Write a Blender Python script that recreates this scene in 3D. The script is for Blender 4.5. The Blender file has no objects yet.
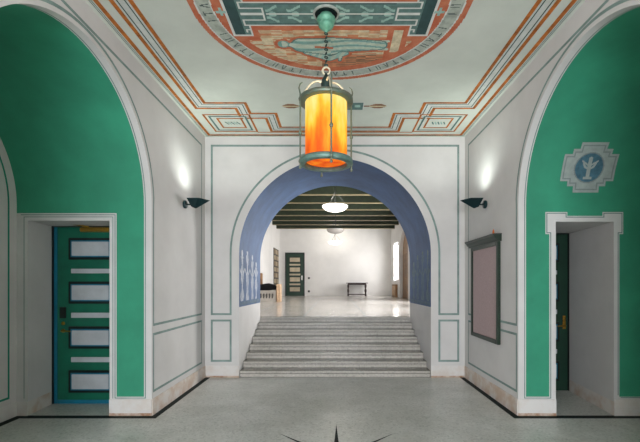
import bpy, bmesh, math, random
from math import sin, cos, pi, sqrt, radians as R_, hypot, atan2
from mathutils import Vector, Matrix
random.seed(4)
C = bpy.context.scene.collection

# ------------------------------------------------------------------ materials
def lin(c):
    c = c / 255.0
    return c / 12.92 if c <= 0.04045 else ((c + 0.055) / 1.055) ** 2.4
def rgb(t): return (lin(t[0]), lin(t[1]), lin(t[2]), 1)

def mat(name, col, rough=0.6, metal=0.0, var=0.06, scale=3.0, col2=None, bump=0.0, bscale=40, spec=0.5, coat=0.0, ramp=(0.35, 0.7)):
    m = bpy.data.materials.new(name); m.use_nodes = True
    nt = m.node_tree; n = nt.nodes; L = nt.links
    b = n['Principled BSDF']
    b.inputs['Roughness'].default_value = rough
    b.inputs['Metallic'].default_value = metal
    b.inputs['Specular IOR Level'].default_value = spec
    b.inputs['Coat Weight'].default_value = coat
    tc = n.new('ShaderNodeTexCoord')
    nz = n.new('ShaderNodeTexNoise'); nz.inputs['Scale'].default_value = scale
    nz.inputs['Detail'].default_value = 5; nz.inputs['Roughness'].default_value = 0.6
    L.new(tc.outputs['Object'], nz.inputs['Vector'])
    cr = n.new('ShaderNodeValToRGB')
    cr.color_ramp.elements[0].position = ramp[0]; cr.color_ramp.elements[1].position = ramp[1]
    if col2 is None:
        a = tuple(max(0, x * (1 - var)) for x in col); c2 = tuple(min(255, x * (1 + var * .6)) for x in col)
    else: a, c2 = col, col2
    cr.color_ramp.elements[0].color = rgb(a); cr.color_ramp.elements[1].color = rgb(c2)
    L.new(nz.outputs['Fac'], cr.inputs['Fac']); L.new(cr.outputs['Color'], b.inputs['Base Color'])
    if bump:
        n2 = n.new('ShaderNodeTexNoise'); n2.inputs['Scale'].default_value = bscale; n2.inputs['Detail'].default_value = 3
        L.new(tc.outputs['Object'], n2.inputs['Vector'])
        bp = n.new('ShaderNodeBump'); bp.inputs['Strength'].default_value = bump; bp.inputs['Distance'].default_value = 0.01
        L.new(n2.outputs['Fac'], bp.inputs['Height']); L.new(bp.outputs['Normal'], b.inputs['Normal'])
    return m

def emis(name, col, strength):
    m = bpy.data.materials.new(name); m.use_nodes = True
    b = m.node_tree.nodes['Principled BSDF']
    b.inputs['Base Color'].default_value = rgb(col)
    b.inputs['Emission Color'].default_value = rgb(col)
    b.inputs['Emission Strength'].default_value = strength
    return m

def terrazzo(name, base, dark, light, rough, spec=0.5, band=None):
    m = bpy.data.materials.new(name); m.use_nodes = True
    nt = m.node_tree; n = nt.nodes; L = nt.links; b = n['Principled BSDF']
    b.inputs['Specular IOR Level'].default_value = spec
    tc = n.new('ShaderNodeTexCoord')
    vo = n.new('ShaderNodeTexVoronoi'); vo.inputs['Scale'].default_value = 55
    L.new(tc.outputs['Object'], vo.inputs['Vector'])
    bw = n.new('ShaderNodeSeparateColor'); L.new(vo.outputs['Color'], bw.inputs['Color'])
    cr = n.new('ShaderNodeValToRGB'); e = cr.color_ramp.elements
    e[0].position = 0.0; e[0].color = rgb(dark); e[1].position = 1.0; e[1].color = rgb(light)
    k = e.new(0.25); k.color = rgb(base); k = e.new(0.8); k.color = rgb(base)
    L.new(bw.outputs['Red'], cr.inputs['Fac'])
    nz = n.new('ShaderNodeTexNoise'); nz.inputs['Scale'].default_value = 1.6; nz.inputs['Detail'].default_value = 8
    nz.inputs['Roughness'].default_value = 0.65
    L.new(tc.outputs['Object'], nz.inputs['Vector'])
    c2 = n.new('ShaderNodeValToRGB'); c2.color_ramp.elements[0].position = .3; c2.color_ramp.elements[1].position = .72
    c2.color_ramp.elements[0].color = (.72, .73, .70, 1); c2.color_ramp.elements[1].color = (1.0, 1.0, 1.0, 1)
    L.new(nz.outputs['Fac'], c2.inputs['Fac'])
    mx = n.new('ShaderNodeMix'); mx.data_type = 'RGBA'; mx.blend_type = 'MULTIPLY'; mx.inputs['Factor'].default_value = 1
    L.new(cr.outputs['Color'], mx.inputs['A']); L.new(c2.outputs['Color'], mx.inputs['B'])
    L.new(mx.outputs['Result'], b.inputs['Base Color'])
    mr = n.new('ShaderNodeMapRange'); mr.inputs['To Min'].default_value = rough * 1.25; mr.inputs['To Max'].default_value = rough * .8
    L.new(nz.outputs['Fac'], mr.inputs['Value']); L.new(mr.outputs['Result'], b.inputs['Roughness'])
    return m

M = {}
M['white'] = mat('wall_paint', (206, 204, 202), .7, var=.035, scale=1.3, bump=.06, bscale=60, spec=.3)
M['ceil'] = mat('ceiling_paint', (199, 204, 195), .75, var=.05, scale=1.0, bump=.05, spec=.25)
M['green'] = mat('green_wall_paint', (56, 146, 115), .62, var=.09, scale=1.2, bump=.05, spec=.3)
M['blue'] = mat('blue_vault_paint', (68, 96, 136), .6, var=.12, scale=2.2, spec=.3)
M['line'] = mat('grey_green_line_paint', (126, 148, 143), .7, var=.1, scale=6, spec=.2)
M['gline'] = mat('green_line_paint', (30, 130, 105), .7, var=.08, spec=.2)
M['edge'] = mat('pale_edge_paint', (196, 202, 196), .7, spec=.2)
M['stain'] = mat('stained_skirting', (196, 174, 156), .6, col2=(212, 206, 200), scale=4.5, spec=.3, ramp=(.38, .6))
M['stain_light'] = mat('pale_skirting', (206, 198, 191), .6, col2=(212, 209, 206), scale=5, spec=.3, ramp=(.36, .55))
M['dirt'] = mat('brown_scuff', (160, 126, 100), .7, col2=(200, 184, 170), scale=8, spec=.2, ramp=(.4, .6))
M['floor'] = terrazzo('grey_terrazzo', (206, 206, 202), (176, 177, 172), (220, 220, 215), .30)
M['stair'] = terrazzo('stair_terrazzo', (196, 190, 182), (166, 161, 154), (214, 209, 202), .4)
M['tread'] = terrazzo('shaded_tread', (118, 116, 106), (96, 94, 86), (136, 134, 124), .16)  # treads darker than the light-facing risers: shade painted into the colour
M['strip'] = terrazzo('nosing_shadow_strip', (122, 118, 112), (100, 98, 94), (136, 132, 126), .4)  # shadow line below each nosing, painted as a dark strip
M['ufloor'] = terrazzo('polished_pale_stone', (212, 207, 203), (176, 170, 165), (232, 227, 222), .16)
M['inlay'] = mat('dark_green_inlay', (10, 26, 26), .6, var=.25, scale=9, spec=.15)
M['orange'] = mat('terracotta_paint', (176, 94, 66), .75, col2=(196, 126, 94), scale=9, spec=.2, ramp=(.4, .75))
M['frieze_orange'] = mat('frieze_orange_paint', (178, 104, 46), .75, var=.22, scale=10, spec=.2)
M['teal'] = mat('teal_paint', (92, 122, 118), .75, var=.12, scale=14, spec=.2)
M['dteal'] = mat('dark_teal_paint', (52, 78, 78), .75, var=.1, scale=10, spec=.2)
M['pteal'] = mat('pale_teal_paint', (148, 182, 174), .75, var=.1, scale=12, spec=.2)
M['cream'] = mat('cream_paint', (204, 192, 162), .75, var=.14, scale=16, spec=.2)
M['pale'] = mat('pale_grey_paint', (204, 208, 204), .75, var=.05, scale=8, spec=.2)
M['letterband'] = mat('letter_band_paint', (166, 174, 164), .75, var=.12, scale=12, spec=.2)
M['letter'] = mat('letter_paint', (78, 92, 90), .75, spec=.2)
M['pale2'] = mat('pale_robe_paint', (182, 196, 182), .75, var=.1, scale=14, spec=.2)
M['mteal'] = mat('mid_teal_paint', (116, 158, 152), .75, var=.1, scale=14, spec=.2)
M['cream2'] = mat('warm_cream_paint', (198, 170, 136), .75, var=.12, scale=16, spec=.2)
M['orange2'] = mat('pale_terracotta_paint', (196, 132, 96), .75, var=.12, scale=16, spec=.2)
M['brown'] = mat('brown_wash_paint', (140, 104, 80), .75, var=.15, scale=12, spec=.2)
M['fgrey'] = mat('pale_figure_paint', (198, 204, 214), .7, var=.12, scale=14, spec=.2)
M['fteal'] = mat('dull_figure_paint', (120, 140, 140), .7, var=.15, scale=14, spec=.2)
M['emb'] = mat('emblem_grey', (156, 166, 162), .7, var=.06, scale=12, spec=.2)
M['embd'] = mat('emblem_grey_dark', (128, 138, 138), .7, var=.06, scale=12, spec=.2)
M['embb'] = mat('emblem_blue', (74, 112, 128), .7, var=.14, scale=16, spec=.2)
M['door'] = mat('door_green', (14, 104, 80), .42, var=.1, scale=4)
M['doorblue'] = mat('door_blue', (18, 112, 140), .45, var=.1, scale=5)
M['doordark'] = mat('door_dark', (12, 22, 22), .45, var=.1)
M['doorpanel'] = mat('door_pale_panel', (184, 188, 192), .55, var=.05, scale=5)
M['fardoor'] = mat('far_and_shaded_door_green', (20, 58, 42), .45, var=.12)
M['farpanel'] = mat('far_door_panel', (190, 176, 150), .5, var=.1)
M['brass'] = mat('brass', (190, 150, 70), .3, metal=1, var=.1)
M['black'] = mat('black_metal', (18, 22, 22), .4, var=.1)
M['sconce'] = mat('dark_teal_metal', (10, 44, 48), .35, metal=.3, var=.15)
M['patina'] = mat('green_patina_metal', (82, 146, 122), .5, metal=.25, col2=(124, 178, 154), scale=20)
M['gold'] = mat('grey_gilt_metal', (120, 118, 100), .45, metal=.5, col2=(96, 122, 110), scale=24)
M['ringmetal'] = mat('grey_green_metal', (84, 112, 104), .5, metal=.3, col2=(110, 140, 130), scale=18)
M['pgrey'] = mat('grey_painted_metal', (150, 158, 152), .5, var=.1, scale=20)
M['dpatina'] = mat('dark_patina_metal', (48, 70, 66), .5, metal=.5, var=.2, scale=20)
M['ivory'] = mat('ivory_metal', (214, 206, 180), .5, var=.1, scale=20)
M['boardgreen'] = mat('board_frame_green', (20, 42, 28), .4, var=.15, scale=8)
M['fabric'] = mat('pinkish_felt', (180, 160, 160), .95, var=.05, scale=60, bump=.1, bscale=300, spec=.1)
M['beam'] = mat('beam_paint', (30, 42, 22), .55, var=.2, scale=5)
M['beamlow'] = mat('lit_beam_soffit', (124, 112, 82), .6, var=.12, scale=5)  # light on the beam undersides, painted in as a paler colour
M['boards'] = mat('dark_ceiling_boards', (24, 40, 22), .6, var=.2, scale=4)
M['hallwhite'] = mat('hall_wall_paint', (228, 226, 224), .75, var=.03, scale=1, spec=.25)
M['wood'] = mat('dark_stained_wood', (48, 30, 26), .4, var=.25, scale=7)
M['oak'] = mat('oak_wood', (150, 112, 74), .5, var=.2, scale=6)
M['postwood'] = mat('pale_wood', (196, 164, 132), .55, var=.15, scale=8)
M['cushion'] = mat('black_velvet', (14, 14, 16), .9, var=.1, spec=.2)
M['stone'] = mat('pale_carved_stone', (176, 170, 162), .6, var=.08, scale=10)
M['iron'] = mat('dark_pierced_panel', (54, 50, 46), .6)
M['chrome'] = mat('plated_steel', (205, 205, 200), .2, metal=1, var=.03)
M['leaded'] = mat('dark_lattice', (60, 52, 44), .5, var=.2, scale=20)
M['ochre'] = mat('ochre_glass', (150, 126, 96), .4, var=.2, scale=12)
M['candle'] = mat('orange_wax', (214, 106, 34), .5, var=.1)
M['frame'] = mat('window_frame_white', (220, 220, 216), .5)
M['bulb'] = emis('bulb_glow', (255, 240, 215), 3)
M['bowl_on'] = emis('lit_bowl_glass', (255, 250, 240), 1.9)
M['bowl_dim'] = mat('unlit_bowl_glass', (164, 160, 156), .25, var=.03)

def glass_mat():
    m = bpy.data.materials.new('clear_glass'); m.use_nodes = True
    nt = m.node_tree; n = nt.nodes; L = nt.links
    n.remove(n['Principled BSDF'])
    t = n.new('ShaderNodeBsdfTransparent'); g = n.new('ShaderNodeBsdfGlossy'); g.inputs['Roughness'].default_value = .05
    mx = n.new('ShaderNodeMixShader'); mx.inputs[0].default_value = .08
    L.new(t.outputs[0], mx.inputs[1]); L.new(g.outputs[0], mx.inputs[2]); L.new(mx.outputs[0], n['Material Output'].inputs[0])
    return m
M['glass'] = glass_mat()

def lantern_mat():
    # mica sheet lit from inside: mottled amber, yellow where the bulbs sit
    m = bpy.data.materials.new('amber_mica'); m.use_nodes = True
    nt = m.node_tree; n = nt.nodes; L = nt.links; b = n['Principled BSDF']
    tc = n.new('ShaderNodeTexCoord')
    mp = n.new('ShaderNodeMapping'); mp.inputs['Scale'].default_value = (9, 9, 2.2)
    L.new(tc.outputs['Object'], mp.inputs['Vector'])
    nz = n.new('ShaderNodeTexNoise'); nz.inputs['Scale'].default_value = 1.0; nz.inputs['Detail'].default_value = 6
    L.new(mp.outputs['Vector'], nz.inputs['Vector'])
    sp = n.new('ShaderNodeSeparateXYZ'); L.new(tc.outputs['Object'], sp.inputs['Vector'])
    mr = n.new('ShaderNodeMapRange'); mr.inputs['From Min'].default_value = 0.0; mr.inputs['From Max'].default_value = .55
    mr.inputs['To Min'].default_value = -.22; mr.inputs['To Max'].default_value = .34
    L.new(sp.outputs['Z'], mr.inputs['Value'])
    ad = n.new('ShaderNodeMath'); ad.operation = 'ADD'
    m2 = n.new('ShaderNodeMapRange'); m2.inputs['From Min'].default_value = .3; m2.inputs['From Max'].default_value = .7; m2.inputs['To Min'].default_value = .22; m2.inputs['To Max'].default_value = .78
    L.new(nz.outputs['Fac'], m2.inputs['Value']); L.new(m2.outputs['Result'], ad.inputs[0]); L.new(mr.outputs['Result'], ad.inputs[1])
    cr = n.new('ShaderNodeValToRGB'); e = cr.color_ramp.elements
    e[0].position = .18; e[0].color = rgb((206, 66, 14)); e[1].position = .95; e[1].color = rgb((255, 244, 150))
    for p, c in ((.36, (238, 112, 24)), (.56, (248, 154, 34)), (.74, (254, 214, 70))):
        k = e.new(p); k.color = rgb(c)
    L.new(ad.outputs[0], cr.inputs['Fac'])
    L.new(cr.outputs['Color'], b.inputs['Emission Color']); b.inputs['Emission Strength'].default_value = LANT
    b.inputs['Base Color'].default_value = rgb((150, 70, 20)); b.inputs['Roughness'].default_value = .7; b.inputs['Specular IOR Level'].default_value = .15
    return m
LANT = .95
M['mica'] = lantern_mat()

# ------------------------------------------------------------------ mesh builder
class MB:
    def __init__(s): s.v = []; s.f = []; s.m = []; s.mats = []; s.sm = []
    def mi(s, name):
        if name not in s.mats: s.mats.append(name)
        return s.mats.index(name)
    def face(s, pts, m, smooth=False):
        i = len(s.v); s.v += [tuple(p) for p in pts]; s.f.append(tuple(range(i, i + len(pts)))); s.m.append(s.mi(m)); s.sm.append(smooth)
    def box(s, x0, x1, y0, y1, z0, z1, m, bev=0.0, sides=None):
        if bev:
            bm = bmesh.new(); bmesh.ops.create_cube(bm, size=1)
            for v in bm.verts: v.co = Vector(((x0 + x1) / 2 + v.co.x * (x1 - x0), (y0 + y1) / 2 + v.co.y * (y1 - y0), (z0 + z1) / 2 + v.co.z * (z1 - z0)))
            bmesh.ops.bevel(bm, geom=bm.edges[:], offset=bev, segments=2, affect='EDGES')
            s.bm(bm, m); return
        P = [(x0, y0, z0), (x1, y0, z0), (x1, y1, z0), (x0, y1, z0), (x0, y0, z1), (x1, y0, z1), (x1, y1, z1), (x0, y1, z1)]
        i = len(s.v); s.v += P; k = s.mi(m)
        for q in ((0, 3, 2, 1), (4, 5, 6, 7), (0, 1, 5, 4), (1, 2, 6, 5), (2, 3, 7, 6), (3, 0, 4, 7)):
            s.f.append(tuple(i + a for a in q)); s.m.append(k); s.sm.append(False)
    def bm(s, bm, m, mw=None, smooth=False):
        i = len(s.v); k = s.mi(m); bm.verts.index_update()
        for v in bm.verts: s.v.append(tuple(mw @ v.co) if mw else tuple(v.co))
        for f in bm.faces: s.f.append(tuple(i + v.index for v in f.verts)); s.m.append(k); s.sm.append(smooth)
        bm.free()
    def grid(s, rows, m, smooth=True, closed=False):
        i = len(s.v); k = s.mi(m); n = len(rows[0])
        for r in rows: s.v += [tuple(p) for p in r]
        for a in range(len(rows) - 1):
            for b in range(n if closed else n - 1):
                c = (b + 1) % n
                s.f.append((i + a * n + b, i + a * n + c, i + (a + 1) * n + c, i + (a + 1) * n + b)); s.m.append(k); s.sm.append(smooth)
    def lathe(s, prof, m, n=24, o=(0, 0, 0), smooth=True):
        rows = [[(o[0] + r * cos(2 * pi * j / n), o[1] + r * sin(2 * pi * j / n), o[2] + z) for j in range(n)] for r, z in prof]
        s.grid(rows, m, smooth, True)
    def tube(s, pts, r, m, n=8, closed=False):
        pts = [Vector(p) for p in pts]; rows = []
        N = len(pts); up = None
        for i, p in enumerate(pts):
            a = pts[(i - 1) % N] if (closed or i > 0) else p; b = pts[(i + 1) % N] if (closed or i < N - 1) else p
            t = (b - a).normalized()
            if up is None:
                up = Vector((0, 0, 1)) if abs(t.z) < .9 else Vector((1, 0, 0))
            x = t.cross(up).normalized(); up = x.cross(t).normalized()
            rr = r[i] if isinstance(r, (list, tuple)) else r
            rows.append([p + (x * cos(2 * pi * j / n) + up * sin(2 * pi * j / n)) * rr for j in range(n)])
        if closed: rows.append(rows[0])
        s.grid(rows, m, True, True)
        if not closed:
            s.face(rows[0][::-1], m); s.face(rows[-1], m)
    def prism(s, poly, z0, z1, m, mp=None):
        mp = mp or (lambda x, y, z: (x, y, z))
        n = len(poly)
        s.face([mp(x, y, z1) for x, y in poly], m); s.face([mp(x, y, z0) for x, y in poly][::-1], m)
        for i in range(n):
            a = poly[i]; b = poly[(i + 1) % n]
            s.face([mp(*a, z0), mp(*b, z0), mp(*b, z1), mp(*a, z1)], m)
    def build(s, name, parent=None, loc=None, weld=False, mats=None):
        me = bpy.data.meshes.new(name); me.from_pydata(s.v, [], s.f)
        for k in s.mats: me.materials.append(M[k])
        me.polygons.foreach_set('material_index', s.m); me.polygons.foreach_set('use_smooth', s.sm); me.update()
        if weld:
            b = bmesh.new(); b.from_mesh(me); bmesh.ops.remove_doubles(b, verts=b.verts, dist=1e-5)
            bmesh.ops.recalc_face_normals(b, faces=b.faces); b.to_mesh(me); b.free()
        o = bpy.data.objects.new(name, me); C.objects.link(o)
        if parent: o.parent = parent
        if loc: o.location = loc
        return o

def tag(o, label, cat, group=None, kind=None):
    o['label'] = label; o['category'] = cat
    if group: o['group'] = group
    if kind: o['kind'] = kind
    return o
def struct(o, label, cat): return tag(o, label, cat, kind='structure')
def empty(name, loc=(0, 0, 0), rz=0):
    o = bpy.data.objects.new(name, None); C.objects.link(o); o.location = loc; o.rotation_euler = (0, 0, rz); o.empty_display_size = .1
    return o
def rep(o, parent, loc, rz=0.0):
    c = o.copy(); C.objects.link(c); c.parent = parent; c.location = loc; c.rotation_euler = (0, 0, rz); return c

# painted ribbons and rasters on mapped surfaces: mp(u, v, h) -> point, h is height over the surface
def ribbon(mb, pts, w, m, mp, h=.002, closed=False):
    n = len(pts); Lp = []; Rp = []
    for i in range(n):
        p = Vector(pts[i])
        a = Vector(pts[i - 1]) if (closed or i > 0) else None
        b = Vector(pts[(i + 1) % n]) if (closed or i < n - 1) else None
        d1 = (p - a).normalized() if a is not None else (b - p).normalized()
        d2 = (b - p).normalized() if b is not None else d1
        n1 = Vector((-d1.y, d1.x)); n2 = Vector((-d2.y, d2.x)); q = n1 + n2
        if q.length < 1e-4: q = n1
        q.normalize(); k = (w / 2) / max(.35, q.dot(n1))
        Lp.append(p + q * k); Rp.append(p - q * k)
    for i in range(n if closed else n - 1):
        j = (i + 1) % n
        mb.face([mp(Lp[i].x, Lp[i].y, h), mp(Lp[j].x, Lp[j].y, h), mp(Rp[j].x, Rp[j].y, h), mp(Rp[i].x, Rp[i].y, h)], m)
def raster(mb, u0, u1, v0, v1, du, dv, fn, mp, h=.002):
    nv = max(1, round((v1 - v0) / dv)); nu = max(1, round((u1 - u0) / du))
    du = (u1 - u0) / nu; dv = (v1 - v0) / nv
    for j in range(nv):
        v = v0 + (j + .5) * dv; run = None; start = 0
        for i in range(nu + 1):
            c = fn(u0 + (i + .5) * du, v) if i < nu else None
            if c != run or (run and i - start > 60):
                if run: mb.face([mp(u0 + start * du, v - dv / 2, h), mp(u0 + i * du, v - dv / 2, h), mp(u0 + i * du, v + dv / 2, h), mp(u0 + start * du, v + dv / 2, h)], run)
                run = c; start = i
def cells(mb, us, vs, fn, mp):
    for i in range(len(us) - 1):
        for j in range(len(vs) - 1):
            c = fn((us[i] + us[i + 1]) / 2, (vs[j] + vs[j + 1]) / 2)
            if c: mb.face([mp(us[i], vs[j]), mp(us[i + 1], vs[j]), mp(us[i + 1], vs[j + 1]), mp(us[i], vs[j + 1])], c)

# ------------------------------------------------------------------ dimensions
CAMZ = 1.61
XW = 2.24; YB = 6.9; YP = 4.89; YN = 2.31; HC = 4.146; XE = 3.89; YF = -3.6
AY = 3.60; AR = 1.29; AZ = CAMZ + .95       # side bay vault
TR = 1.655; TZ = CAMZ + .515; YT = 8.85      # stair arch
UZ = .888; YU = 24.5; UXL = -3.37; UXR = 3.43; UH = CAMZ + 3.75; BH = CAMZ + 3.19

# ------------------------------------------------------------------ camera
cam = bpy.data.cameras.new('camera'); co = bpy.data.objects.new('camera', cam); C.objects.link(co)
co.location = (0, 0, CAMZ); co.rotation_euler = (R_(90), 0, 0)
cam.sensor_width = 36; cam.lens = 400 / 640 * 36
cam.shift_x = -15 / 640; cam.shift_y = 63 / 640; cam.clip_end = 200
bpy.context.scene.camera = co

# ------------------------------------------------------------------ lower floor
mb = MB(); mb.box(-4.4, 4.4, YF, YB, -.12, 0, 'floor')
floor = struct(mb.build('floor'), 'grey speckled terrazzo floor of the lower hall', 'floor')
mb = MB(); fm = lambda u, v, h: (u, v, h)
W = .105
for s in (-1, 1):
    ribbon(mb, [(s * (XW - .04), YB - .0), (s * (XW - .04), YP - .05), (s * (XE - .06), YP - .05), (s * (XE - .06), YN + .04), (s * (XW - .04), YN + .04), (s * (XW - .04), YF)], W, 'inlay', fm, .0015)
mb.build('floor_border', floor)
# compass star, eight narrow rays
mb = MB(); cx, cy = .015, 3.69
for k in range(8):
    a = k * pi / 4; r = .90 if k % 2 == 0 else .88
    d = Vector((sin(a), cos(a))); e = Vector((cos(a), -sin(a))); c = Vector((cx, cy))
    tip = c + d * r; l = c + d * .2 + e * .03; q = c + d * .2 - e * .03
    for A, B, m in ((l, tip, 'inlay'), (tip, q, 'inlay')):
        mb.face([(c.x, c.y, .0015), (A.x, A.y, .0015), (B.x, B.y, .0015)], m)
mb.build('compass_star', floor)

# ------------------------------------------------------------------ ceiling
mb = MB(); mb.box(-XW - .2, XW + .2, YF, YB + .1, HC, HC + .15, 'ceil')
ceiling = struct(mb.build('ceiling'), 'pale plaster ceiling with painted border and medallion', 'ceiling')
cm = lambda u, v, h: (u, v, HC - h)
mb = MB()
MYC = 3.68                                   # room's cross axis
def sym(poly):  # mirrored copies
    out = [poly, [(-x, y) for x, y in poly]]
    return out + [[(x, 2 * MYC - y) for x, y in p] for p in out]
YO = 6.80
ribbon(mb, [(-2.14, YO), (2.14, YO), (2.14, 2 * MYC - YO), (-2.14, 2 * MYC - YO)], .046, 'frieze_orange', cm, .002, True)
for q in (.04, .058):
    ribbon(mb, [(-2.14 - q, YO + q * .7), (2.14 + q, YO + q * .7), (2.14 + q, 2 * MYC - YO - q), (-2.14 - q, 2 * MYC - YO - q)], .008, 'teal', cm, .002, True)
def offs(path, d):
    # offset an axis-aligned open path
    out = []; n = len(path)
    for i, p in enumerate(path):
        p = Vector(p); a = Vector(path[i - 1]) if i else None; b = Vector(path[i + 1]) if i < n - 1 else None
        d1 = (p - a).normalized() if a is not None else (b - p).normalized(); d2 = (b - p).normalized() if b is not None else d1
        n1 = Vector((-d1.y, d1.x)); n2 = Vector((-d2.y, d2.x))
        out.append(tuple(p + (n1 if abs(n1.dot(n2)) > .9 else n1 + n2) * d))
    return out
half = [(1.915, MYC), (1.915, 5.685), (1.345, 5.685), (1.345, 6.03), (.965, 6.03), (.965, 6.55), (0, 6.55)]
for P in sym(half):
    sg = 1 if (P[0][0] > 0) == (P[1][1] > MYC) else -1
    for d, w, m in ((-.085, .046, 'frieze_orange'), (.085, .046, 'frieze_orange'), (-.036, .012, 'dteal'), (.036, .012, 'dteal'), (0, .05, 'pale'), (.054, .022, 'pale'), (-.054, .022, 'pale')):
        ribbon(mb, offs(P, d * sg), w, m, cm, .002)
rect = [(1.29, 5.985), (1.975, 5.985), (1.975, 6.645), (1.29, 6.645)]
for P in sym(rect): ribbon(mb, P, .03, 'frieze_orange', cm, .003, True)
for P in sym([(1.36, 6.05), (1.905, 6.05), (1.905, 6.58), (1.36, 6.58)]): ribbon(mb, P, .03, 'teal', cm, .003, True)
for P in sym([(1.39, 6.08), (1.87, 6.08), (1.87, 6.55), (1.39, 6.55)]): ribbon(mb, P, .02, 'pale', cm, .003, True)
for P in sym([(1.44, 6.125), (1.805, 6.125), (1.805, 6.48), (1.44, 6.48)]): ribbon(mb, P, .03, 'frieze_orange', cm, .003, True)
for sx in (-1, 1):
    for yy in (6.3, 2 * MYC - 6.3):
        for k in range(5):
            ribbon(mb, [(sx * 1.62 + -.1 + k * .045, yy - .05), (sx * 1.62 - .06 + k * .045, yy + .05)], .022, 'pteal' if k % 2 else 'teal', cm, .003)
ribbon(mb, [(-1.29, 6.68), (1.29, 6.68)], .028, 'frieze_orange', cm, .002)
ribbon(mb, [(-1.29, 2 * MYC - 6.68), (1.29, 2 * MYC - 6.68)], .028, 'frieze_orange', cm, .002)
# leaf and bar ornaments midway
def orn(u, v):
    u = abs(u)
    if u < .42 and abs(v) < .13: return 'pale' if (abs(v) > .115 or u > .405) else 'pteal' if hypot(u - .33, v) < .045 else 'teal'
    if .42 <= u < .50 and abs(v) < .02: return 'brown'
    if .48 <= u < .76 and abs(v) < .075 * sin(pi * (u - .48) / .28): return 'brown' if abs(v) > .015 else 'cream'
    return None
for yy in (5.70, 2 * MYC - 5.70): raster(mb, -.78, .78, -.14, .14, .01, .01, orn, lambda u, v, h, yy=yy: (u - .01, v + yy, HC - h))
mb.build('painted_border', ceiling)
# medallion
mb = MB(); MX, MY = -.045, 3.675
rn = random.Random(7); H = [[rn.random() for _ in range(64)] for _ in range(64)]
def nz(u, v, su, sv): return H[int(u / su) % 64][int(v / sv) % 64]
def letters(u, v):
    r = hypot(u, v); t = atan2(u, v) * 1.15 % .105 / .105; k = int((atan2(u, v) + 4) * 1.15 / .105); rr = (r - 1.105) / .085
    kind = k * 7 % 6
    if rr < 0 or rr > 1: return False
    if kind == 5: return False
    if kind in (0, 4): return .40 < t < .52
    if kind == 1: return .25 < t < .36 or .58 < t < .69
    if kind == 2: return abs(t - .25 - .22 * rr) < .06 or abs(t - .69 + .22 * rr) < .06
    if kind == 3: return .42 < t < .54 or (rr > .84 and .2 < t < .76)
    return .2 < t < .32
def med(u, v):
    r = hypot(u, v); au = abs(u)
    if r > 1.285: return None
    if r > 1.228: return 'orange'
    if r > 1.213: return 'pale'
    if r > 1.092: return 'letter' if letters(u, v) else 'letterband'
    if r > 1.08: return 'pale'
    du_, dv_ = au - 1.02, v - .05
    if (abs(du_) < .015 and abs(dv_) < .055) or (abs(dv_) < .015 and abs(du_) < .05): return 'pteal'
    vb = v - .08                               # teal band runs across
    avb = abs(vb)
    inb = (au < .965 and avb < .15) or (.80 < au < .965 and avb < .31)
    ing = (au < .985 and avb < .17) or (.78 < au < .985 and avb < .33)
    if inb:
        if au > .60:                           # meander fingers
            p = (avb) % .075
            if .62 < au < .84 and p < .016 and avb < .27: return 'pale'
            if avb < .27 and (int(avb / .075) % 2 == 0) and .62 < au < .636: return 'pale'
            if avb < .27 and (int(avb / .075) % 2 == 1) and .825 < au < .84: return 'pale'
            return 'dteal' if au > .86 else 'teal'
        if avb < .008: return 'pale'
        s = (au * 4.6) % 1
        if abs(avb - .075 - .03 * sin(au * 29)) < .017 and .25 < s < .85: return 'pteal'
        if hypot((s - .5) * .2, vb) < .035: return 'pteal'
        if avb > .135: return 'dteal'
        return 'teal'
    if ing: return 'pale'
    if r > 1.035: return 'orange'
    if au > .95: return 'orange'
    vv = abs(v - .08)                          # fields above and below the band
    # figure in pale teal robe
    def seg(x0, y0, x1, y1, w0, w1):
        t = max(0, min(1, ((u - x0) * (x1 - x0) + (vv - y0) * (y1 - y0)) / ((x1 - x0) ** 2 + (y1 - y0) ** 2)))
        d = hypot(u - x0 - t * (x1 - x0), vv - y0 - t * (y1 - y0)); return d < w0 + (w1 - w0) * t
    def mg(x0, y0, x1, y1, w0, w1):
        t = max(0, min(1, ((u - x0) * (x1 - x0) + (vv - y0) * (y1 - y0)) / ((x1 - x0) ** 2 + (y1 - y0) ** 2)))
        return w0 + (w1 - w0) * t - hypot(u - x0 - t * (x1 - x0), vv - y0 - t * (y1 - y0))
    hd = .062 - hypot(u + .50, vv - .47)
    if hd > 0: return 'mteal' if (hd < .014 or u < -.52) else 'pale2'
    g = max(mg(-.30, .49, -.02, .52, .125, .155), mg(0, .49, .52, .49, .14, .085), mg(-.46, .48, -.36, .49, .035, .06))
    f = max(mg(.52, .43, .60, .42, .03, .02), mg(.52, .55, .60, .56, .03, .02))
    w_ = max(mg(-.24, .60, -.02, .74, .07, .05), mg(-.02, .74, .16, .64, .05, .04), mg(.10, .60, .10, .78, .05, .02))
    if g > 0:
        if abs(u + .07) < .10 and abs(vv - .53 - .1 * (u + .07)) < .018: return 'orange'
        if g < .016: return 'teal'
        q = sin((vv - .5) * (70 if u > 0 else 50) * (1 + .35 * max(0, u)) + 2.2 * sin(u * 6.5))
        return 'mteal' if q > .72 else 'pale2' if q < .1 else 'pteal'
    if f > 0: return 'pale2'
    if w_ > 0: return 'teal' if w_ < .012 else 'pteal' if sin(u * 80 + vv * 30) > 0 else 'pale2'
    if max(g, w_, hd) > -.03: return 'orange'
    if vv < .235: return 'orange'
    if r > .99 or au > .84: return 'orange'
    if .64 < au < .73 and u > 0 and vv < .62: return 'cream'
    if .58 < au < .79 and u > 0: return 'orange'
    if au > .72 and vv < .40: return 'orange'
    e = nz(u + 5, vv + 5, .11, .018)
    if vv > .66 and u > -.1: return 'brown' if e > .45 else 'orange2'
    return 'orange2' if e < .3 else 'cream2' if e < .6 else 'cream'
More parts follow.
